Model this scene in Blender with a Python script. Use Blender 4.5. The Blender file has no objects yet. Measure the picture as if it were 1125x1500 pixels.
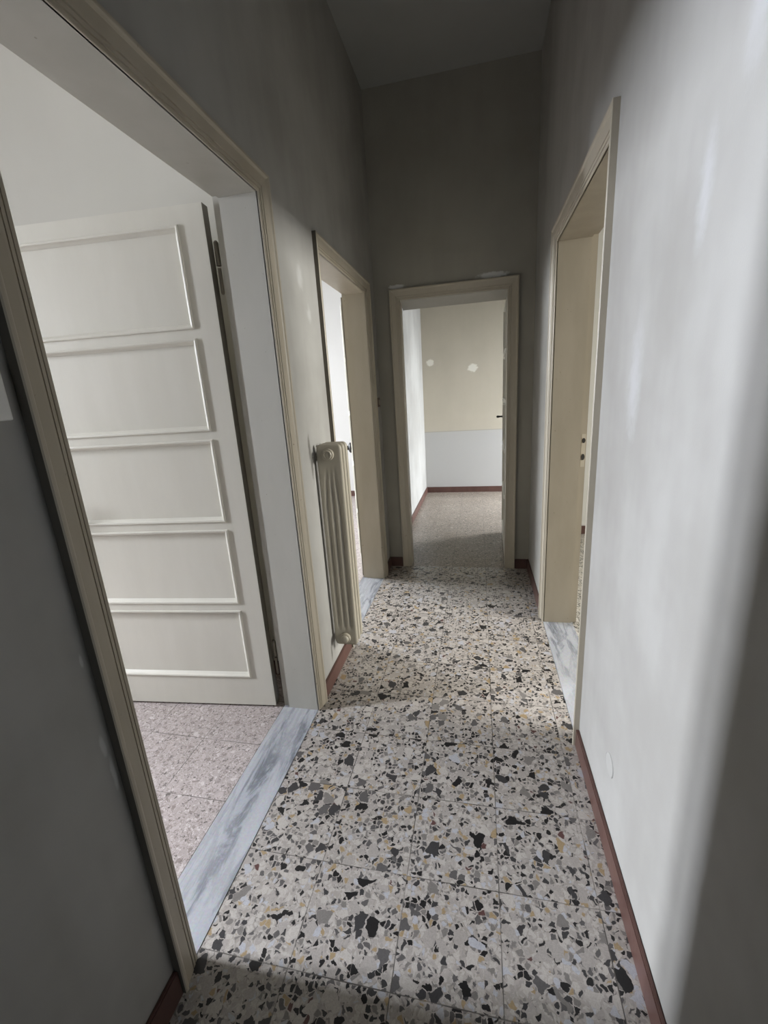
import bpy, bmesh, math, random
from mathutils import Vector, Matrix

SC = bpy.context.scene
COL = SC.collection
random.seed(7)

# ------------------------------------------------------------------ helpers
def srgb(r, g, b):
    f = lambda c: (c / 255 / 12.92) if c / 255 <= .04045 else ((c / 255 + .055) / 1.055) ** 2.4
    return (f(r), f(g), f(b), 1)

def add_box(bm, x0, x1, y0, y1, z0, z1):
    v = [bm.verts.new(p) for p in ((x0, y0, z0), (x1, y0, z0), (x1, y1, z0), (x0, y1, z0),
                                   (x0, y0, z1), (x1, y0, z1), (x1, y1, z1), (x0, y1, z1))]
    for f in ((0, 3, 2, 1), (4, 5, 6, 7), (0, 1, 5, 4), (1, 2, 6, 5), (2, 3, 7, 6), (3, 0, 4, 7)):
        bm.faces.new([v[i] for i in f])

def boxes(*bs):
    bm = bmesh.new()
    for b in bs:
        add_box(bm, *b)
    return bm

def bevel_all(bm, w, seg=2):
    bmesh.ops.bevel(bm, geom=bm.edges[:], offset=w, segments=seg, affect='EDGES', profile=.5)
    return bm

def obj(name, bm, mat, parent=None, smooth=False, loc=None):
    bmesh.ops.recalc_face_normals(bm, faces=bm.faces[:])
    me = bpy.data.meshes.new(name)
    bm.to_mesh(me)
    bm.free()
    if smooth:
        for p in me.polygons:
            p.use_smooth = True
    me.materials.append(mat)
    o = bpy.data.objects.new(name, me)
    COL.objects.link(o)
    if parent:
        o.parent = parent
    if loc:
        o.location = loc
    return o

def empty(name, loc=(0, 0, 0), rz=0):
    o = bpy.data.objects.new(name, None)
    o.empty_display_size = .1
    o.location = loc
    o.rotation_euler = (0, 0, rz)
    COL.objects.link(o)
    return o

def tag(o, label, cat, group=None, kind=None):
    o['label'] = label
    o['category'] = cat
    if group:
        o['group'] = group
    if kind:
        o['kind'] = kind
    return o

def struct(name, bm, mat, label, cat, **k):
    return tag(obj(name, bm, mat, **k), label, cat, kind='structure')

def add_lathe(bm, prof, c, axis='Y', n=32, flip=1):
    """prof: list of (radius, offset along axis); c: centre."""
    rings = []
    for r, t in prof:
        ring = []
        for k in range(n):
            a = 2 * math.pi * k / n
            p, q = r * math.cos(a), r * math.sin(a)
            t2 = t * flip
            co = {'X': (t2, p, q), 'Y': (p, t2, q), 'Z': (p, q, t2)}[axis]
            ring.append(bm.verts.new((c[0] + co[0], c[1] + co[1], c[2] + co[2])))
        rings.append(ring)
    for a, b in zip(rings, rings[1:]):
        for k in range(n):
            bm.faces.new((a[k], a[(k + 1) % n], b[(k + 1) % n], b[k]))
    bm.faces.new(rings[0])
    bm.faces.new(rings[-1][::-1])

# ------------------------------------------------------------------ materials
class NT:
    def __init__(s, name):
        s.m = bpy.data.materials.new(name)
        s.m.use_nodes = True
        s.t = s.m.node_tree
        s.b = s.t.nodes['Principled BSDF']
        s.co = s.n('ShaderNodeTexCoord').outputs['Object']
    def n(s, typ, **props):
        nd = s.t.nodes.new(typ)
        for k, v in props.items():
            setattr(nd, k, v)
        return nd
    def put(s, sock, v):
        if hasattr(v, 'is_output') or isinstance(v, bpy.types.NodeSocket):
            s.t.links.new(v, sock)
        else:
            sock.default_value = v
    def math(s, op, a, b=None, c=None, clamp=False):
        nd = s.n('ShaderNodeMath', operation=op, use_clamp=clamp)
        s.put(nd.inputs[0], a)
        if b is not None: s.put(nd.inputs[1], b)
        if c is not None: s.put(nd.inputs[2], c)
        return nd.outputs[0]
    def vmath(s, op, a, b=None, scale=None):
        nd = s.n('ShaderNodeVectorMath', operation=op)
        s.put(nd.inputs[0], a)
        if b is not None: s.put(nd.inputs[1], b)
        if scale is not None: s.put(nd.inputs['Scale'], scale)
        return nd.outputs['Value'] if op in ('LENGTH', 'DISTANCE', 'DOT_PRODUCT') else nd.outputs['Vector']
    def mix(s, fac, a, b, blend='MIX'):
        nd = s.n('ShaderNodeMix', data_type='RGBA', blend_type=blend)
        s.put(nd.inputs[0], fac); s.put(nd.inputs[6], a); s.put(nd.inputs[7], b)
        return nd.outputs[2]
    def noise(s, vec, scale, detail=2, rough=.5, dist=0):
        nd = s.n('ShaderNodeTexNoise')
        s.put(nd.inputs['Vector'], vec); nd.inputs['Scale'].default_value = scale
        nd.inputs['Detail'].default_value = detail; nd.inputs['Roughness'].default_value = rough
        nd.inputs['Distortion'].default_value = dist
        return nd
    def vor(s, vec, scale, feature='F1', dim='2D', rnd=1):
        nd = s.n('ShaderNodeTexVoronoi', feature=feature, voronoi_dimensions=dim)
        s.put(nd.inputs['Vector'], vec); nd.inputs['Scale'].default_value = scale
        nd.inputs['Randomness'].default_value = rnd
        return nd
    def ramp(s, fac, stops, mode='LINEAR'):
        nd = s.n('ShaderNodeValToRGB')
        cr = nd.color_ramp; cr.interpolation = mode
        while len(cr.elements) < len(stops): cr.elements.new(.5)
        for e, (p, c) in zip(cr.elements, stops):
            e.position = p; e.color = c
        s.put(nd.inputs[0], fac)
        return nd.outputs[0]
    def sep(s, v):
        nd = s.n('ShaderNodeSeparateXYZ'); s.put(nd.inputs[0], v); return nd.outputs
    def comb(s, x, y, z):
        nd = s.n('ShaderNodeCombineXYZ')
        for i, v in enumerate((x, y, z)): s.put(nd.inputs[i], v)
        return nd.outputs[0]
    def smooth(s, v, a, b, lo=0., hi=1.):
        nd = s.n('ShaderNodeMapRange', interpolation_type='SMOOTHSTEP')
        s.put(nd.inputs[0], v)
        for i, q in enumerate((a, b, lo, hi)): nd.inputs[1 + i].default_value = q
        return nd.outputs[0]
    def bump(s, h, strength=.2, dist=.002):
        nd = s.n('ShaderNodeBump')
        nd.inputs['Strength'].default_value = strength; nd.inputs['Distance'].default_value = dist
        s.put(nd.inputs['Height'], h)
        s.t.links.new(nd.outputs[0], s.b.inputs['Normal'])
    def done(s, col, rough=.5, spec=.5):
        s.put(s.b.inputs['Base Color'], col)
        s.put(s.b.inputs['Roughness'], rough)
        s.b.inputs['Specular IOR Level'].default_value = spec
        return s.m

def patches_mask(t, spots):
    """union of noisy ellipsoids: filler and repair patches with a shape of their own"""
    nz = t.noise(t.co, 28, 3, .6).outputs['Color']
    off = t.vmath('SCALE', t.vmath('SUBTRACT', nz, (.5, .5, .5)), scale=1.1)
    tot = None
    for (c, r, soft) in spots:
        d = t.vmath('DIVIDE', t.vmath('SUBTRACT', t.co, c), r)
        ln = t.vmath('LENGTH', t.vmath('ADD', d, off))
        m = t.smooth(ln, 1 - soft, 1 + soft * .3, 1, 0)
        tot = m if tot is None else t.math('MAXIMUM', tot, m)
    return tot

def wall_paint(name, base, alt, spots=(), stains=(), white=(.72, .72, .70, 1), dado=None, amount=1.0, rough=.75):
    t = NT(name)
    n1 = t.noise(t.co, 1.6, 4, .6).outputs[0]
    st = t.vmath('MULTIPLY', t.co, (4, 4, .7))
    n2 = t.noise(st, 1.4, 3, .6).outputs[0]
    f = t.math('ADD', t.math('MULTIPLY', n1, .7), t.math('MULTIPLY', n2, .3))
    f = t.smooth(f, .36, .66)
    col = t.mix(t.math('MULTIPLY', f, amount), base, alt)
    if dado:
        z = t.sep(t.co)[2]
        col = t.mix(t.smooth(z, dado[0] - .006, dado[0] + .006), dado[1], col)
        line = t.math('MULTIPLY', t.math('LESS_THAN', t.math('ABSOLUTE', t.math('SUBTRACT', z, dado[0])), .006), .35)
        col = t.mix(line, col, (.25, .22, .17, 1))
    if spots:
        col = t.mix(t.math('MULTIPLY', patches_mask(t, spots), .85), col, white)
    if stains:
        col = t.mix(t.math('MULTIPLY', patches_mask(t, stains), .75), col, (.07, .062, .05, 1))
    g = t.noise(t.co, 240, 2, .6).outputs[0]
    g2 = t.noise(t.co, 14, 3, .5).outputs[0]
    t.bump(t.math('ADD', t.math('MULTIPLY', g, .25), g2), .25, .002)
    return t.done(col, rough, .3)

def terrazzo(name, big, small, fine, matrix, x0, y0, p, joint=(.07, .063, .055, 1), jw=.0014, rough=.34,
             pal=None, cover=(.0, .16), bigshow=.30):
    t = NT(name)
    xyz = t.sep(t.co)
    u = t.math('DIVIDE', t.math('SUBTRACT', xyz[0], x0), p)
    v = t.math('DIVIDE', t.math('SUBTRACT', xyz[1], y0), p)
    idv = t.comb(t.math('FLOOR', u), t.math('FLOOR', v), 0.)
    wn = t.n('ShaderNodeTexWhiteNoise', noise_dimensions='2D'); t.put(wn.inputs['Vector'], idv)
    off = t.vmath('SCALE', wn.outputs['Color'], scale=7.)
    pz = t.vmath('ADD', t.vmath('MULTIPLY', t.co, (1, 1, 0)), off)
    dn = t.noise(pz, 45, 2, .5).outputs['Color']
    pz = t.vmath('ADD', pz, t.vmath('SCALE', t.vmath('SUBTRACT', dn, (.5, .5, .5)), scale=.020))
    pz = t.vmath('ADD', pz, t.vmath('SCALE', t.vmath('SUBTRACT', t.noise(pz, 140, 2, .6).outputs['Color'], (.5, .5, .5)), scale=.006))
    # matrix with fine crumbs
    vf = t.vor(pz, fine)
    crumbs = t.ramp(t.sep(vf.outputs['Color'])[0], [(0, (.10, .095, .09, 1)), (.10, (.30, .27, .23, 1)),
                    (.25, matrix), (.62, tuple(min(1, c * 1.28) for c in matrix[:3]) + (1,)), (.86, tuple(c * .78 for c in matrix[:3]) + (1,))], 'CONSTANT')
    col = t.mix(.55, matrix, crumbs)
    for sc, show, lo, hi, sd in ((small, 1.0, cover[0], cover[1], (0, 0, 0)), (big, bigshow, .04, .20, (3.7, 1.3, 0))):
        pp = t.vmath('ADD', pz, sd)
        f1 = t.vor(pp, sc); de = t.vor(pp, sc, 'DISTANCE_TO_EDGE')
        c3 = t.sep(f1.outputs['Color'])
        thr = t.math('MULTIPLY_ADD', c3[1], hi - lo, lo)
        m = t.smooth(t.math('SUBTRACT', de.outputs['Distance'], thr), -.008, .012)
        if show < 1:
            m = t.math('MULTIPLY', m, t.math('LESS_THAN', c3[2], show))
        cc = t.ramp(c3[0], pal, 'CONSTANT')
        tone = t.noise(pz, 260, 2, .6).outputs[0]
        cc = t.mix(.5, cc, t.mix(tone, (.2, .2, .2, 1), (.8, .8, .8, 1)), 'OVERLAY')
        col = t.mix(m, col, cc)
    # large stains of wear
    w = t.noise(t.co, 2.2, 4, .6).outputs[0]
    col = t.mix(t.smooth(w, .35, .75, 0, .22), col, t.mix(1., col, (.62, .56, .48, 1), 'MULTIPLY'))
    # each tile a slightly different tone
    col = t.mix(.12, col, t.mix(1., col, t.mix(wn.outputs['Value'], (.3, .3, .3, 1), (1, 1, 1, 1)), 'MULTIPLY'))
    ju = t.math('GREATER_THAN', t.math('ABSOLUTE', t.math('SUBTRACT', t.math('FRACT', u), .5)), .5 - jw / p)
    jv = t.math('GREATER_THAN', t.math('ABSOLUTE', t.math('SUBTRACT', t.math('FRACT', v), .5)), .5 - jw / p)
    j = t.math('MAXIMUM', ju, jv)
    jn = t.smooth(t.noise(t.co, 5, 3).outputs[0], .35, .6, .35, .95)
    col = t.mix(t.math('MULTIPLY', j, jn), col, joint)
    r = t.math('MULTIPLY_ADD', w, .2, rough - .1)
    t.bump(t.math('MULTIPLY', j, -1.), .3, .001)
    return t.done(col, r, .3)

def paint(name, a, b, rough=.42, grime=None, bump=.12, chips=0):
    t = NT(name)
    n = t.noise(t.vmath('MULTIPLY', t.co, (6, 6, 1.5)), 1.3, 4, .6).outputs[0]
    col = t.mix(t.smooth(n, .3, .7), a, b)
    if chips:
        k = t.noise(t.co, 60, 2, .5).outputs[0]
        col = t.mix(t.smooth(k, .74, .78, 0, chips), col, (.12, .09, .06, 1))
    t.bump(t.noise(t.vmath('MULTIPLY', t.co, (60, 60, 8)), 1.5, 3, .5).outputs[0], bump, .001)
    return t.done(col, rough, .45)

def marble(name, base, vein, ang):
    t = NT(name)
    mp = t.n('ShaderNodeMapping'); t.put(mp.inputs[0], t.co)
    mp.inputs['Rotation'].default_value = (0, 0, ang); mp.inputs['Scale'].default_value = (8, 1.5, 1)
    v = mp.outputs[0]
    d = t.noise(v, 1.9, 6, .65, .5)
    veins = t.smooth(t.math('ABSOLUTE', t.math('SUBTRACT', d.outputs[0], .5)), 0, .09, 1, 0)
    d2 = t.noise(v, 1.0, 5, .6, .8).outputs[0]
    cloud = t.smooth(d2, .42, .68)
    veins = t.math('MULTIPLY', veins, t.math('MULTIPLY_ADD', cloud, .75, .2))
    col = t.mix(t.math('MULTIPLY', cloud, .55), base, (.25, .275, .315, 1))
    col = t.mix(t.math('MULTIPLY', veins, .9), col, vein)
    col = t.mix(.25, col, t.mix(1., col, t.noise(t.co, 120, 3, .7).outputs['Color'], 'OVERLAY'))
    return t.done(col, .3, .45)

def plain(name, col, rough=.4, metal=0.):
    t = NT(name)
    n = t.noise(t.co, 90, 2).outputs[0]
    c = t.mix(t.math('MULTIPLY', n, .3), col, tuple(x * .75 for x in col[:3]) + (1,))
    t.b.inputs['Metallic'].default_value = metal
    return t.done(c, rough)

XL, XR, YE, ZC = -.74, .387, 3.39, 3.356          # corridor: left wall, right wall, end wall, ceiling
XLB, XRB, YEB = -.905, .55, 3.53                  # the far faces of those walls
YB = -1.6                                         # the corridor's closing wall behind the camera

WALL = (.40, .392, .368, 1); WALL2 = (.315, .305, .28, 1)
M_left = wall_paint('hall_paint_left', WALL, WALL2,
    [((XL, .578, .765), (.03, .007, .028), .5), ((XL, .584, .690), (.03, .006, .045), .5), ((XL, .581, .96), (.03, .004, .016), .5),
     ((XL, 3.315, .13), (.05, .012, .06), .4), ((XL, 1.93, 1.92), (.05, .035, .06), .8), ((XL, 2.0, 1.78), (.05, .03, .04), .8)],
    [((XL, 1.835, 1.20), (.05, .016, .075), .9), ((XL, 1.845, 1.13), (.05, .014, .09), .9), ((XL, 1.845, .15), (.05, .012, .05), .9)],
    white=(.50, .50, .48, 1))
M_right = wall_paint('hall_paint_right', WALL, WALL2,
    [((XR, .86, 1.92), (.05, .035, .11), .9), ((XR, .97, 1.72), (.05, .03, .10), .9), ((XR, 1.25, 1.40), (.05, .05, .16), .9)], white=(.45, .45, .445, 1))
M_end = wall_paint('hall_paint_end', (.36, .34, .29, 1), (.31, .29, .245, 1),
    [((.10, YE, 2.163), (.12, .05, .022), .4), ((-.57, YE, 2.158), (.06, .05, .018), .4)])
M_ceil = wall_paint('ceiling_paint', (.36, .36, .34, 1), (.32, .32, .30, 1), amount=.5)
M_room = wall_paint('room_paint_cream', (.57, .55, .49, 1), (.54, .52, .46, 1), amount=.6)
M_roomw = wall_paint('room_paint_white', (.66, .65, .63, 1), (.62, .61, .59, 1), amount=.6)
M_roomr = wall_paint('room_paint_right', (.58, .57, .53, 1), (.55, .54, .50, 1), amount=.6)
M_roome = wall_paint('room_paint_end', (.52, .475, .385, 1), (.47, .43, .345, 1),
    [((-.633, 6.18, 1.80), (.05, .06, .05), .3), ((-.071, 6.18, 1.69), (.07, .06, .055), .3), ((-.80, 6.18, 1.74), (.05, .06, .04), .5)],
    white=(.80, .78, .70, 1), dado=(.87, (.47, .463, .445, 1)), amount=.8)

PAL = [(0, (.016, .015, .015, 1)), (.15, (.045, .043, .043, 1)), (.27, (.10, .094, .09, 1)), (.37, (.19, .175, .16, 1)),
       (.46, (.35, .32, .29, 1)), (.64, (.44, .405, .365, 1)), (.85, (.33, .245, .14, 1)), (.91, (.40, .40, .42, 1)), (.99, (.10, .05, .045, 1))]
M_floor = terrazzo('hall_terrazzo', 27, 66, 180, (.375, .342, .308, 1), .322, 1.226, .270, pal=PAL, cover=(.0, .34), bigshow=.22)
PAL1 = [(0, (.16, .14, .13, 1)), (.10, (.27, .23, .21, 1)), (.30, (.40, .35, .33, 1)), (.62, (.46, .40, .385, 1)), (.85, (.56, .51, .49, 1))]
M_floor1 = terrazzo('pink_terrazzo', 55, 130, 330, (.42, .365, .345, 1), -1.19, 1.10, .270, pal=PAL1, cover=(.02, .3), bigshow=.12)
PAL2 = [(0, (.07, .06, .05, 1)), (.2, (.16, .135, .11, 1)), (.5, (.26, .22, .18, 1)), (.8, (.37, .325, .275, 1))]
M_floore = terrazzo('brown_terrazzo', 50, 110, 330, (.225, .19, .155, 1), .052, 3.42, .270, pal=PAL2, cover=(.02, .3), bigshow=.12)
PAL3 = [(0, (.05, .05, .045, 1)), (.3, (.17, .16, .14, 1)), (.5, (.40, .37, .32, 1)), (.7, (.58, .55, .50, 1))]
M_floorr = terrazzo('speckled_terrazzo', 40, 85, 260, (.50, .47, .41, 1), .6, 1.2, .270, pal=PAL3, cover=(.0, .3), bigshow=.2)

M_marb1 = marble('marble_threshold', (.40, .405, .42, 1), (.085, .092, .105, 1), .38)
M_trim = paint('cream_trim_paint', (.44, .395, .315, 1), (.40, .355, .275, 1), .42, chips=.6)
M_lin = paint('white_lining_paint', (.43, .415, .365, 1), (.40, .385, .335, 1), .42, chips=.4)
M_lin2 = paint('tan_lining_paint', (.33, .29, .225, 1), (.29, .255, .195, 1), .42, chips=.5)
M_outer_edge = paint('dark_trim_edge', (.12, .105, .08, 1), (.08, .07, .052, 1), .6)  # darker trim colour for the outer side faces of the casings
M_leaf = paint('ivory_door_paint', (.63, .605, .53, 1), (.60, .575, .50, 1), .38)
M_rad = paint('beige_radiator_paint', (.38, .345, .275, 1), (.33, .30, .235, 1), .34)
M_base = paint('red_brown_skirting', (.112, .058, .046, 1), (.08, .040, .032, 1), .38, bump=.3)
M_white = plain('white_plastic', (.78, .77, .73, 1), .35)
M_cover = wall_paint('cover_paint', (.385, .377, .352, 1), (.36, .352, .325, 1), amount=.5)
M_black = plain('black_metal', (.012, .011, .010, 1), .55)
M_dark = plain('dark_hole', (.02, .016, .012, 1), .6)
M_brown = plain('brown_bakelite', (.10, .06, .045, 1), .4)
M_edge = paint('dark_door_edge', (.19, .17, .13, 1), (.13, .115, .09, 1), .55, chips=.5)  # darker grey-brown than the leaf, for its hinge edge
M_steel = plain('painted_hinge', (.34, .30, .23, 1), .45, .2)

# ------------------------------------------------------------------ room shell
T1 = (.665, 1.607, 2.115)       # door opening left near  : y0, y1, head
T2 = (2.205, 3.115, 2.086)      # door opening left far
T3 = (1.620, 2.540, 2.090)      # door opening right
T4 = (-.553, .205, 2.068)       # end door: x0, x1, head
LIN = .022                      # thickness of the lining boards
def wall_y(x0, x1, ya, yb, holes, zt=ZC):
    """wall in the y direction, with openings (y0, y1, z0, z1)"""
    out = []; y = ya
    for (h0, h1, zb, zh) in sorted(holes):
        out.append((x0, x1, y, h0, 0, zt))
        out.append((x0, x1, h0, h1, zh, zt))
        if zb > 0: out.append((x0, x1, h0, h1, 0, zb))
        y = h1
    out.append((x0, x1, y, yb, 0, zt))
    return boxes(*out)
def dh(t): return (t[0] - LIN, t[1] + LIN, 0, t[2] + LIN)

struct('wall_left', wall_y(XLB, XL, YB, 6.18, [dh(T1), dh(T2)]), M_left, 'grey-white plaster wall on the corridor side with two doorways and the radiator', 'wall')
struct('wall_right', wall_y(XR, XRB, YB, 4.39, [dh(T3)]), M_right, 'pale streaky plaster wall with one doorway and a round cover', 'wall')
struct('wall_end', boxes((XL, T4[0] - LIN, YE, YEB, 0, ZC), (T4[1] + LIN, XR, YE, YEB, 0, ZC), (T4[0] - LIN, T4[1] + LIN, YE, YEB, T4[2] + LIN, ZC)),
       M_end, 'dark plaster end wall above and beside the far doorway', 'wall')
struct('wall_back', boxes((XLB, -.55, YB - .15, YB, 0, ZC), (.2, XRB, YB - .15, YB, 0, ZC), (-.55, .2, YB - .15, YB, 2.1, ZC)), M_left, 'unseen plaster wall closing the corridor behind the viewer, opening added for fill light', 'wall')  # the opening is added so that fill light enters from behind
struct('ceiling', boxes((XL, XR, YB, YE, ZC, ZC + .1)), M_ceil, 'dim plaster ceiling of the corridor', 'ceiling')
struct('floor', boxes((XL - .002, XR - .002, YB, YE, -.1, 0)), M_floor, 'chunky black and cream terrazzo tile floor of the corridor', 'floor')

# room behind the near left doorway
W1 = (.24, .73, .60, 2.75)
struct('wall_left_room_window_side', wall_y(-4.35, -4.2, -2.0, 1.85, [W1]), M_room, 'cream wall holding the window of the near left room', 'wall')
struct('wall_left_room_far', boxes((-4.2, XLB, 1.85, 1.95, 0, ZC)), M_room, 'cream wall rising behind the open panelled door', 'wall')
struct('wall_left_room_near', boxes((-4.2, XLB, -2.1, -2.0, 0, ZC)), M_room, 'cream near wall of the left room', 'wall')
struct('ceiling_left_room', boxes((-4.2, XLB, -2.0, 1.85, ZC, ZC + .1)), M_room, 'pale ceiling of the near left room', 'ceiling')
struct('floor_left_room', boxes((-4.2, -.918, -2.0, 1.85, -.1, 0)), M_floor1, 'pinkish fine terrazzo tile floor beyond the marble threshold', 'floor')
# room behind the far left doorway
W2 = (3.15, 4.75, .85, 2.7)
struct('wall_second_room_window_side', wall_y(-4.35, -4.2, 1.95, 6.02, [W2]), M_roomw, 'white wall holding the window of the far left room', 'wall')
struct('wall_second_room_far', boxes((-4.2, XLB, 6.02, 6.12, 0, ZC)), M_roomw, 'bright white wall seen through the far left doorway', 'wall')
struct('ceiling_second_room', boxes((-4.2, XLB, 1.95, 6.02, ZC, ZC + .1)), M_roomw, 'white ceiling of the far left room', 'ceiling')
struct('floor_second_room', boxes((-4.2, -.918, 1.95, 6.02, -.1, 0)), M_floor1, 'pale terrazzo floor of the far left room', 'floor')
# room behind the right doorway
W3 = (.5, 2.0, .85, 2.5)
struct('wall_right_room_window_side', wall_y(4.2, 4.35, -1.0, 4.29, [W3]), M_roomr, 'pale wall holding the window of the right room', 'wall')
struct('wall_right_room_far', boxes((XRB, 4.2, 4.29, 4.39, 0, ZC)), M_roomr, 'pale wall seen through the right doorway', 'wall')
struct('wall_right_room_near', boxes((XRB, 4.2, -1.1, -1.0, 0, ZC)), M_roomr, 'near wall of the right room', 'wall')
struct('ceiling_right_room', boxes((XRB, 4.2, -1.0, 4.29, ZC, ZC + .1)), M_roomr, 'ceiling of the right room', 'ceiling')
struct('floor_right_room', boxes((.556, 4.2, -1.0, 4.29, -.1, 0)), M_floorr, 'speckled black and white terrazzo floor of the right room', 'floor')
# room behind the end doorway
W4 = (4.95, 5.95, .85, 2.1)
struct('wall_end_room_back', boxes((XL, 2.4, 6.18, 6.3, 0, ZC)), M_roome, 'beige and grey two-tone wall at the back of the far room', 'wall')
struct('wall_end_room_window_side', wall_y(2.4, 2.55, 4.39, 6.18, [W4]), M_roome, 'wall holding the window of the far room', 'wall')
struct('ceiling_end_room', boxes((XL, 2.4, YEB, 6.18, ZC, ZC + .1)), M_ceil, 'ceiling of the far room', 'ceiling')
struct('floor_end_room', boxes((XL, 2.4, YE, 6.18, -.1, -.0005)), M_floore, 'brownish fine terrazzo floor of the far room', 'floor')

# ------------------------------------------------------------------ windows of the rooms (daylight)
def window(n, x, hole, label):
    y0, y1, z0, z1 = hole
    w = empty('window_%d' % n, (x, (y0 + y1) / 2, z0))
    tag(w, label, 'window', kind='structure')
    L = (y1 - y0) / 2; Hh = z1 - z0
    obj('frame', boxes((-.03, .03, -L, -L + .05, 0, Hh), (-.03, .03, L - .05, L, 0, Hh), (-.03, .03, -L + .05, L - .05, 0, .05),
                       (-.03, .03, -L + .05, L - .05, Hh - .05, Hh), (-.025, .025, -.03, .03, .05, Hh - .05)), M_trim, w)
window(1, -4.275, W1, 'two-light window of the near left room')
window(2, -4.275, W2, 'two-light window of the far left room')
window(3, 4.275, W3, 'two-light window of the right room')
window(4, 2.475, W4, 'two-light window of the far room')

def daylight(name, x, hole, direction, power, col, spread=150, tilt=26, zc=2.45, hgt=1.4):
    """a patch of bright overcast sky outside a window, shining down through its opening"""
    y0, y1, z0, z1 = hole
    ld = bpy.data.lights.new(name, 'AREA')
    ld.shape = 'RECTANGLE'; ld.size = y1 - y0 + .15; ld.size_y = hgt
    ld.energy = power; ld.color = col; ld.spread = math.radians(spread)
    o = bpy.data.objects.new(name, ld)
    o.location = (x, (y0 + y1) / 2, zc)
    d = Vector((direction * math.cos(math.radians(tilt)), 0, -math.sin(math.radians(tilt))))
    o.rotation_euler = d.to_track_quat('-Z', 'Y').to_euler()
    COL.objects.link(o)
    return o
LIGHTS = dict(a=850, b=440, c=540, d=600)
daylight('daylight_near_left', -4.95, W1, 1, LIGHTS['a'], (.855, .90, 1), hgt=2.3, zc=2.3, tilt=22)
daylight('daylight_far_left', -4.95, W2, 1, LIGHTS['b'], (.88, .93, 1))
daylight('daylight_right', 4.95, W3, -1, LIGHTS['c'], (1, .985, .94))
daylight('daylight_end', 3.15, W4, -1, LIGHTS['d'], (.88, .93, 1), tilt=32, zc=2.2)

ld = bpy.data.lights.new('added_fill_behind', 'AREA'); ld.shape = 'RECTANGLE'; ld.size = .75; ld.size_y = 2.0; ld.energy = 1.2; ld.color = (1, .95, .84)
o = bpy.data.objects.new('added_fill_behind', ld); o.location = (-.175, YB - .16, 1.05); o.rotation_euler = (math.pi / 2, 0, math.pi); COL.objects.link(o)  # unseen fill lamp added behind the viewer to lift the near walls

w = bpy.data.worlds.new('sky'); SC.world = w; w.use_nodes = True
bg = w.node_tree.nodes['Background']; bg.inputs[0].default_value = (.75, .85, 1, 1); bg.inputs[1].default_value = 1.0

# ------------------------------------------------------------------ door casings and linings
PROF = [(0, -.004), (0, .003), (.002, .0045), (.009, .0052), (.0098, .003), (.0118, .003), (.0126, .0068), (.020, .0082), (.0208, .0058), (.0228, .0058),
        (.0238, .0098), (.030, .0112), (.052, .0150), (.056, .0175), (.059, .0212), (.062, .022), (.0665, .022), (.069, .0198), (.069, 0)]
def casing(bm, place, a, b, head, ws=1., prof=PROF):
    """moulded architrave swept along a U; place(s, z, d) -> xyz; s along wall, d off the wall"""
    rings = []
    for (ww, d) in prof:
        ww *= ws
        rings.append([bm.verts.new(place(*q)) for q in ((a - ww, 0, d), (a - ww, head + ww, d), (b + ww, head + ww, d), (b + ww, 0, d))])
    for i, (r, q) in enumerate(zip(rings, rings[1:])):
        for k in range(3):
            fc = bm.faces.new((r[k], r[k + 1], q[k + 1], q[k]))
            if i == len(rings) - 2: fc.material_index = 1          # the outer edge against the plaster
    r, q = rings[-1], rings[0]
    for k in range(3):
        bm.faces.new((r[k], r[k + 1], q[k + 1], q[k]))
    bm.faces.new([g[0] for g in rings]); bm.faces.new([g[3] for g in rings][::-1])

def lining(place, a, b, head, depth, stop=.03, step=.012):
    """U of boards lining the wall opening, with a rebate at the room side; d negative goes into the wall"""
    bm = bmesh.new()
    def pbox(s0, s1, z0, z1, d0, d1):
        cs = [place(s, z, d) for d in (d0, d1) for (s, z) in ((s0, z0), (s1, z0), (s1, z1), (s0, z1))]
        v = [bm.verts.new(c) for c in cs]
        for f in ((0, 1, 2, 3), (7, 6, 5, 4), (0, 4, 5, 1), (1, 5, 6, 2), (2, 6, 7, 3), (3, 7, 4, 0)):
            bm.faces.new([v[i] for i in f])
    e = LIN - .0005
    pbox(a - e, a, 0, head, -depth + stop, 0); pbox(b, b + e, 0, head, -depth + stop, 0)
    pbox(a - e, b + e, head, head + e, -depth + stop, 0)
    pbox(a - e, a - step, 0, head + step, -depth, -depth + stop); pbox(b + step, b + e, 0, head + step, -depth, -depth + stop)
    pbox(a - step, b + step, head + step, head + e, -depth, -depth + stop)
    return bm

pl_left = lambda s, z, d: (XL + d, s, z)
pl_right = lambda s, z, d: (XR - d, s, z)
pl_end = lambda s, z, d: (s, YE - d, z)
def door_frame(n, place, t, depth, label, ws=1., lin=None, edge=None, **k):
    bm = bmesh.new(); casing(bm, place, *t, ws=ws)
    o = struct('trim_%d' % n, bm, M_trim, label, 'door frame')
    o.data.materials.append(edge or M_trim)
    obj('jamb_lining', lining(place, *t, depth, **k), lin or M_trim, o)
    return o
f1 = door_frame(1, pl_left, T1, .178, 'moulded cream casing round the wide near left doorway', lin=M_lin, edge=M_outer_edge)
f2 = door_frame(2, pl_left, T2, .170, 'moulded cream casing round the far left doorway beyond the radiator', edge=M_outer_edge)
f3 = door_frame(3, pl_right, T3, .190, 'moulded cream casing round the doorway in the right wall', lin=M_lin2)
f4 = door_frame(4, pl_end, T4, YEB - YE, 'moulded beige casing round the doorway in the end wall', ws=1.07, stop=.04, edge=M_outer_edge)
bm = bmesh.new()
a, b = T4[0] + .0005, T4[1] - .0005
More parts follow.
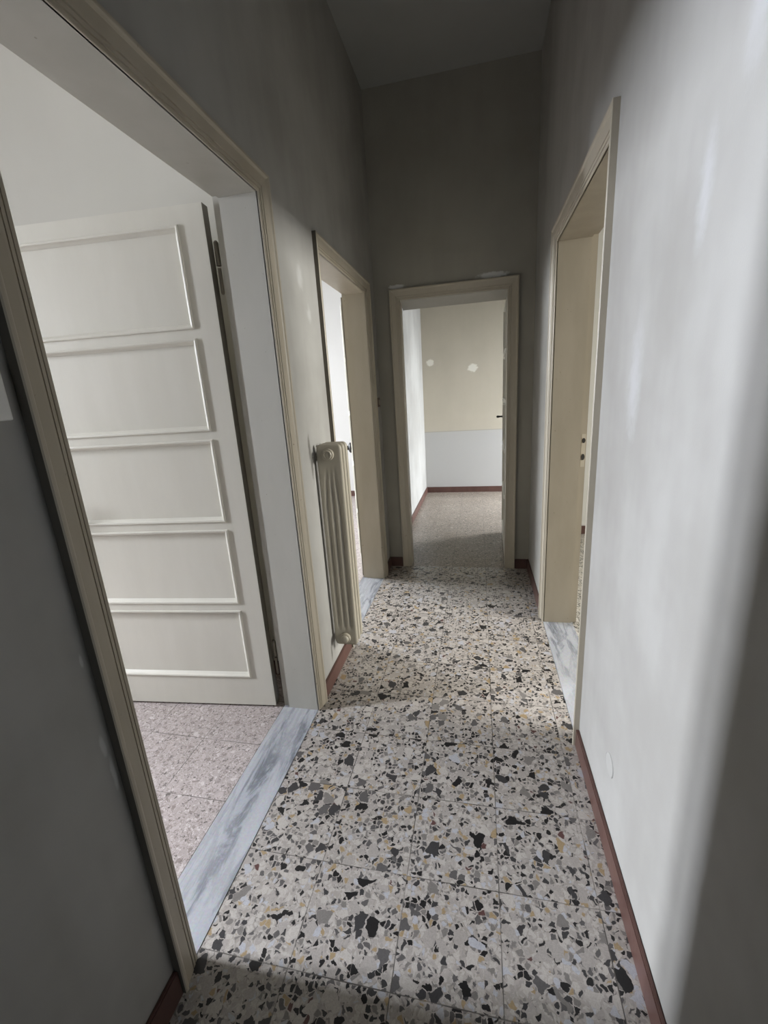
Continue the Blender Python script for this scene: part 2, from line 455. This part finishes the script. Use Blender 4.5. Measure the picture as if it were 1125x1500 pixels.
v = [bm.verts.new(c) for c in ((a, YE + .012, T4[2]), (b, YE + .012, T4[2]), (b, YEB, T4[2]), (a, YEB, T4[2]), (a, YE + .014, T4[2] - .004), (b, YE + .014, T4[2] - .004), (b, YEB, T4[2] - .046), (a, YEB, T4[2] - .046))]
for q in ((0, 3, 2, 1), (4, 5, 6, 7), (0, 1, 5, 4), (1, 2, 6, 5), (2, 3, 7, 6), (3, 0, 4, 7)):
    bm.faces.new([v[k] for k in q])
obj('head_board', bm, M_lin, f4)
# strike plate holes on the far jamb of the right doorway
sp = obj('strike_plate', boxes((.552, .572, T3[1] + .0105, T3[1] + .0125, .96, 1.14)), M_trim, f3)
bm = bmesh.new()
add_lathe(bm, [(.001, 0), (.009, 0), (.009, .0015)], (.562, T3[1] + .0100, 1.105), 'Y', 20, -1)
for v in bm.verts: v.co.z = 1.105 + (v.co.z - 1.105) * 1.5
obj('latch_hole', bm, M_dark, sp)
bm = bmesh.new()
add_lathe(bm, [(.001, 0), (.009, 0), (.009, .0015)], (.562, T3[1] + .0100, 1.015), 'Y', 20, -1)
for v in bm.verts: v.co.z = 1.015 + (v.co.z - 1.015) * 1.9
obj('latch_hole', bm, M_dark, sp)

# marble thresholds
def threshold(n, x0, x1, y0, y1, label):
    return struct('trim_%d' % n, bevel_all(boxes((x0, x1, y0, y1, -.06, .0015)), .001, 1), M_marb1, label, 'threshold')
threshold(5, -.918, -.7425, T1[0], T1[1], 'grey-veined white marble threshold of the near left doorway')
threshold(6, -.918, -.7425, T2[0], T2[1], 'bluish marble threshold of the far left doorway')
threshold(7, .386, .5555, T3[0], T3[1], 'pale marble threshold of the right doorway')

# skirting
def skirting(name, b, label):
    bm = boxes(b)
    top = [e for e in bm.edges if all(v.co.z > b[5] - 1e-5 for v in e.verts)]
    bmesh.ops.bevel(bm, geom=top, offset=.003, segments=2, affect='EDGES')
    return struct(name, bm, M_base, label, 'baseboard')
BH, BT = .08, .012
skirting('baseboard_left', (XL, XL + BT, YB, T1[0] - .0705, 0, BH), 'dark red-brown baseboard at the foot of the near left wall')
skirting('baseboard_left', (XL, XL + BT, T1[1] + .0705, T2[0] - .0705, 0, BH), 'red-brown baseboard under the radiator')
skirting('baseboard_left', (XL, XL + BT, T2[1] + .0705, YE, 0, BH), 'short dark baseboard between the far left casing and the end wall')
skirting('baseboard_right', (XR - BT, XR, YB, T3[0] - .0705, 0, BH), 'long red-brown baseboard along the near right wall')
skirting('baseboard_right', (XR - BT, XR, T3[1] + .0705, YE, 0, BH), 'dark baseboard on the right wall beyond the right doorway')
skirting('baseboard_end', (XL + BT, T4[0] - .0755, YE - BT, YE, 0, BH), 'short dark baseboard on the end wall left of the doorway')
skirting('baseboard_end', (T4[1] + .0755, XR - BT, YE - BT, YE, 0, BH), 'short dark baseboard on the end wall right of the doorway')
skirting('baseboard_end_room', (XL + BT, 2.4, 6.18 - BT, 6.18, 0, BH), 'red-brown baseboard along the back of the far room')
skirting('baseboard_end_room', (XL, XL + BT, YEB, 6.18, 0, BH), 'brown baseboard on the bright left wall of the far room')
skirting('baseboard_right_room', (XRB, 4.2, 4.29 - BT, 4.29, 0, BH), 'red-brown baseboard seen through the right doorway')
skirting('baseboard_second_room', (-4.2, XLB, 6.02 - BT, 6.02, 0, BH), 'red-brown baseboard seen through the far left doorway')
skirting('baseboard_left_room', (-4.2, XLB, 1.85 - BT, 1.85, 0, BH), 'baseboard of the near left room behind the open door')

# ------------------------------------------------------------------ panelled doors
def door_leaf(n, hinge, ang, width, height, side, label, mat=M_leaf, z0=.012, thick=.042, npan=5, handle=True, panels=None):
    """local x from the hinge edge to the free edge, local y thickness; side = +1: thickness to +y, seen face at y=0"""
    root = empty('door_%d' % n, (hinge[0], hinge[1], 0), ang)
    tag(root, label, 'door', kind='structure')
    y0, y1 = (0, thick) if side > 0 else (-thick, 0)
    st = .106
    if panels is None:
        ph, gap = .338, .0455
        panels = [(z0 + .158 + k * (ph + gap), z0 + .158 + k * (ph + gap) + ph) for k in range(npan)]
    px0, px1 = st, width - st
    bs = [(0, px0, y0, y1, z0, height), (px1, width, y0, y1, z0, height)]
    z = z0
    for (a, b) in panels:
        bs.append((px0, px1, y0, y1, z, a)); z = b
    bs.append((px0, px1, y0, y1, z, height))
    obj('leaf_frame', boxes(*bs), mat, root)
    for (a, b) in panels:
        p = obj('panel', boxes((px0 - .004, px1 + .004, y0 + .013, y1 - .013, a - .004, b + .004)), mat, root)
        bm = bmesh.new()
        for s, f in ((y0, 1), (y1, -1)):
            # slim quarter-round bead round each panel, on both faces, mitred
            prof = [(-.006, 0.0), (-.005, -.005), (-.001, -.0065), (.004, -.005), (.008, .003), (.0155, .0125), (-.0005, .0125)]
            rings = []
            for (q, d) in prof:
                yy = s + f * d
                rings.append([bm.verts.new(c) for c in ((px0 + q, yy, a + q), (px1 - q, yy, a + q), (px1 - q, yy, b - q), (px0 + q, yy, b - q))])
            for r, t in zip(rings, rings[1:] + rings[:1]):
                for k in range(4):
                    bm.faces.new((r[k], r[(k + 1) % 4], t[(k + 1) % 4], t[k]))
        obj('panel_moulding', bm, mat, p)
    e = obj('hinge_edge', boxes((-.0012, 0, y0 + .001, y1 - .001, z0, height)), M_edge, root)
    e['label'] = 'grey-brown edge of the door'
    return root, y0, y1

def knob_set(root, x, z, y0, y1, mat=M_black, r=.026, R=.024, T=.008):
    h = obj('door_handle', boxes((x - .004, x + .004, y0 - .03, y1 + .03, z - .004, z + .004)), mat, root)
    for s, f in ((y0, -1), (y1, 1)):
        bm = bmesh.new()
        add_lathe(bm, [(.002, 0), (R, 0), (R, T * .6), (R * .7, T), (R * .45, T + .002), (R * .4, T + .020), (R * .5, T + .026), (r * .9, T + .034), (r, T + .042), (r * .8, T + .050), (.004, T + .054)],
                  (x, s, z), 'Y', 24, f)
        obj('knob', bm, mat, h, smooth=False)
        bm = bmesh.new()
        add_lathe(bm, [(.002, 0), (.012, 0), (.012, .004), (.004, .005)], (x, s, z + .15), 'Y', 20, f)
        for v in bm.verts: v.co.z = z + .15 + (v.co.z - z - .15) * 1.7
        obj('keyhole_plate', bm, mat, h)

def butt_hinge(root, x, y, z):
    h = empty('hinge', (x, y, z)); h.parent = root
    for a, b, r in ((-.088, -.004, .0065), (.004, .082, .0090)):
        bm = bmesh.new()
        add_lathe(bm, [(r * .5, a - .006 if a < 0 else a), (r, a), (r, b), (r * .5, b if a < 0 else b + .006)], (0, 0, 0), 'Z', 16)
        obj('knuckle', bm, M_steel, h)

# door of the near left room: hinged on the far jamb, open square to the wall
A = math.pi + math.radians(5.0)
d1, y0, y1 = door_leaf(1, (-.952, 1.598), A, .965, 2.108, -1,
    'ivory five-panel door standing open into the near left room')
for z in (.25, 1.91):
    butt_hinge(d1, -.013, y0 - .001, z)
knob_set(d1, .905, 1.02, y0, y1)
# door of the far left room: swung right back behind the jamb
A2 = math.atan2(3.985 - 3.135, -1.178 + .922)
d2, y0, y1 = door_leaf(2, (-.922, 3.138), A2, .895, 2.078, -1,
    'cream door folded back beyond the far left doorway, black knob showing')
knob_set(d2, .835, .955, y0, y1, r=.020, R=.048, T=.030)
# door of the far room: hinged on the right jamb, open square
A3 = math.atan2(4.27 - 3.535, .226 - .209)
d3, y0, y1 = door_leaf(3, (.209, 3.537), A3, .74, 2.06, -1,
    'door of the far room seen edge-on at the right jamb, black handle showing')
knob_set(d3, .68, 1.155, y0, y1, r=.011, R=.017, T=.006)

# ------------------------------------------------------------------ column radiator
def radiator_section_bm(W, Hh, T):
    """one cast section, four columns deep: local x depth, z height, y thickness"""
    bm = bmesh.new()
    NU, NZ = 48, 60
    zs = [Hh * .5 * (1 - math.cos(math.pi * k / NZ)) for k in range(NZ + 1)]
    rc = .022
    def half_w(z):
        dz = max(0, rc - z, z - (Hh - rc))
        return W / 2 - rc + math.sqrt(max(0, rc * rc - dz * dz))
    def th(u, z):
        e = 1 - abs(u)                                   # distance to outline across
        zz = min(z, Hh - z)
        edge = min(1, max(0, e * W / 2 / .011)); top = min(1, zz / .012)
        h = T / 2 * (.35 + .65 * math.sqrt(max(0, 1 - (1 - edge) ** 2)) * math.sqrt(max(0, 1 - (1 - top) ** 2)))
        if z < Hh / 2: m = min(1, max(0, (z - .088) / .035))
        else: m = min(1, max(0, (Hh - z - .105) / .10))
        m = m * m * (3 - 2 * m)
        g = 0
        for gx in (-.5, 0, .5):
            k = 1 if z < Hh / 2 else 1
            gx2 = gx * (1 if z < Hh / 2 else (.55 + .45 * min(1, (Hh - z - .08) / .22 if Hh - z > .08 else 0)))
            g = max(g, math.exp(-((u - gx2) / .12) ** 2))
        return max(.003, h - m * g * T * .36)
    front, back = [], []
    for z in zs:
        hw = half_w(z); fr, bk = [], []
        for k in range(NU + 1):
            u = -1 + 2 * k / NU
            t = th(u, z)
            fr.append(bm.verts.new((u * hw, -t, z))); bk.append(bm.verts.new((u * hw, t, z)))
        front.append(fr); back.append(bk)
    for a in range(NZ):
        for k in range(NU):
            bm.faces.new((front[a][k], front[a][k + 1], front[a + 1][k + 1], front[a + 1][k]))
            bm.faces.new((back[a][k], back[a + 1][k], back[a + 1][k + 1], back[a][k + 1]))
        for k in (0, NU):
            bm.faces.new((front[a][k], front[a + 1][k], back[a + 1][k], back[a][k]))
    for a in (0, NZ):
        for k in range(NU):
            bm.faces.new((front[a][k], front[a][k + 1], back[a][k + 1], back[a][k]))
    return bm

RX, RY, RZ, RW, RH = -.6655, 1.862, .186, .1195, 1.027
rad = empty('radiator', (RX, RY, RZ))
tag(rad, 'narrow beige cast-iron column radiator hung on the left wall between the doorways', 'radiator')
STEP = .0435
sec = obj('section', radiator_section_bm(RW, RH, .0225), M_rad, rad, smooth=True, loc=(0, .0215, 0))
for k in (1, 2):
    c = sec.copy(); COL.objects.link(c); c.parent = rad; c.location = (0, .0215 + STEP * k, 0)
for z in (.046, RH - .046):
    bm = bmesh.new()
    add_lathe(bm, [(.022, .002), (.022, .128)], (0, 0, z), 'Y', 24)
    obj('nipple', bm, M_rad, rad, smooth=False)
    bm = bmesh.new()
    if z > .5:
        pr = [(.027, .006), (.027, -.006), (.025, -.009), (.0205, -.009), (.0205, -.013), (.0185, -.0155), (.0135, -.0155), (.0125, -.012), (.0075, -.012), (.007, -.0145), (.004, -.0145)]
    else:
        pr = [(.027, .006), (.027, -.005), (.024, -.008), (.020, -.008), (.020, -.014), (.0165, -.019), (.009, -.0215), (.003, -.022)]
    add_lathe(bm, pr, (0, 0, z), 'Y', 32)
    obj('end_plug', bm, M_rad, rad)
for z in (.16, .84):
    b = bevel_all(boxes((XL - RX - .003, -RW / 2 + .012, .060, .071, z, z + .022), ), .002, 1)
    obj('wall_bracket', b, M_rad, rad)

# ------------------------------------------------------------------ small fittings
# switch plate at the left border, on the near left wall
sw = empty('switch_plate', (XL, .535, 1.45))
tag(sw, 'white switch plate on the near left wall beside the casing', 'switch')
obj('plate', bevel_all(boxes((0, .010, -.0595, .0395, -.042, .044)), .003, 2), M_white, sw)
obj('rocker', bevel_all(boxes((.0095, .0145, -.025, .005, -.024, .026)), .002, 2), M_white, sw)
# little bell push near the end wall
bp_ = empty('bell_push', (XL, 3.290, 1.362))
tag(bp_, 'small brown bell push high in the corner by the end wall', 'switch')
obj('plate', bevel_all(boxes((-.002, .010, -.035, .035, -.034, .034)), .002, 1), M_brown, bp_)
obj('button', bevel_all(boxes((.0095, .015, -.017, .017, -.018, .018)), .002, 1), M_steel, bp_)
# round blanking cover low on the right wall
cv = empty('wall_cover', (XR, 1.178, .281))
tag(cv, 'round white painted cover low on the right wall above the baseboard', 'cover')
bm = bmesh.new()
add_lathe(bm, [(.036, .0), (.036, -.0016), (.0350, -.0022), (.0338, -.0010), (.0328, -.0022), (.003, -.0022)], (0, 0, 0), 'X', 48)
obj('disc', bm, M_cover, cv)

# ------------------------------------------------------------------ camera
cd = bpy.data.cameras.new('camera'); cam = bpy.data.objects.new('camera', cd); COL.objects.link(cam)
yaw, pitch, roll = -.2232, -.2628, -.0643
cy, sy, cp, spp = math.cos(yaw), math.sin(yaw), math.cos(pitch), math.sin(pitch)
f = Vector((sy * cp, cy * cp, spp)); r = Vector((cy, -sy, 0)); u = r.cross(f)
c, s = math.cos(roll), math.sin(roll)
r2 = c * r + s * u; u2 = -s * r + c * u
m = Matrix((r2, u2, -f)).transposed().to_4x4(); m.translation = (0, 0, 1.41)
cam.matrix_world = m
cd.sensor_fit = 'HORIZONTAL'; cd.sensor_width = 36; cd.lens = 633.67 / 1125 * 36; cd.clip_start = .02
SC.camera = cam

vs = SC.view_settings
SC.display_settings.display_device = 'sRGB'
vs.view_transform = 'Standard'; vs.look = 'None'; vs.gamma = 1; vs.use_curve_mapping = False
vs.exposure = 0.0
SC.cycles.use_denoising = True
SC.cycles.max_bounces = 10; SC.cycles.diffuse_bounces = 8
SC.cycles.sample_clamp_indirect = 6
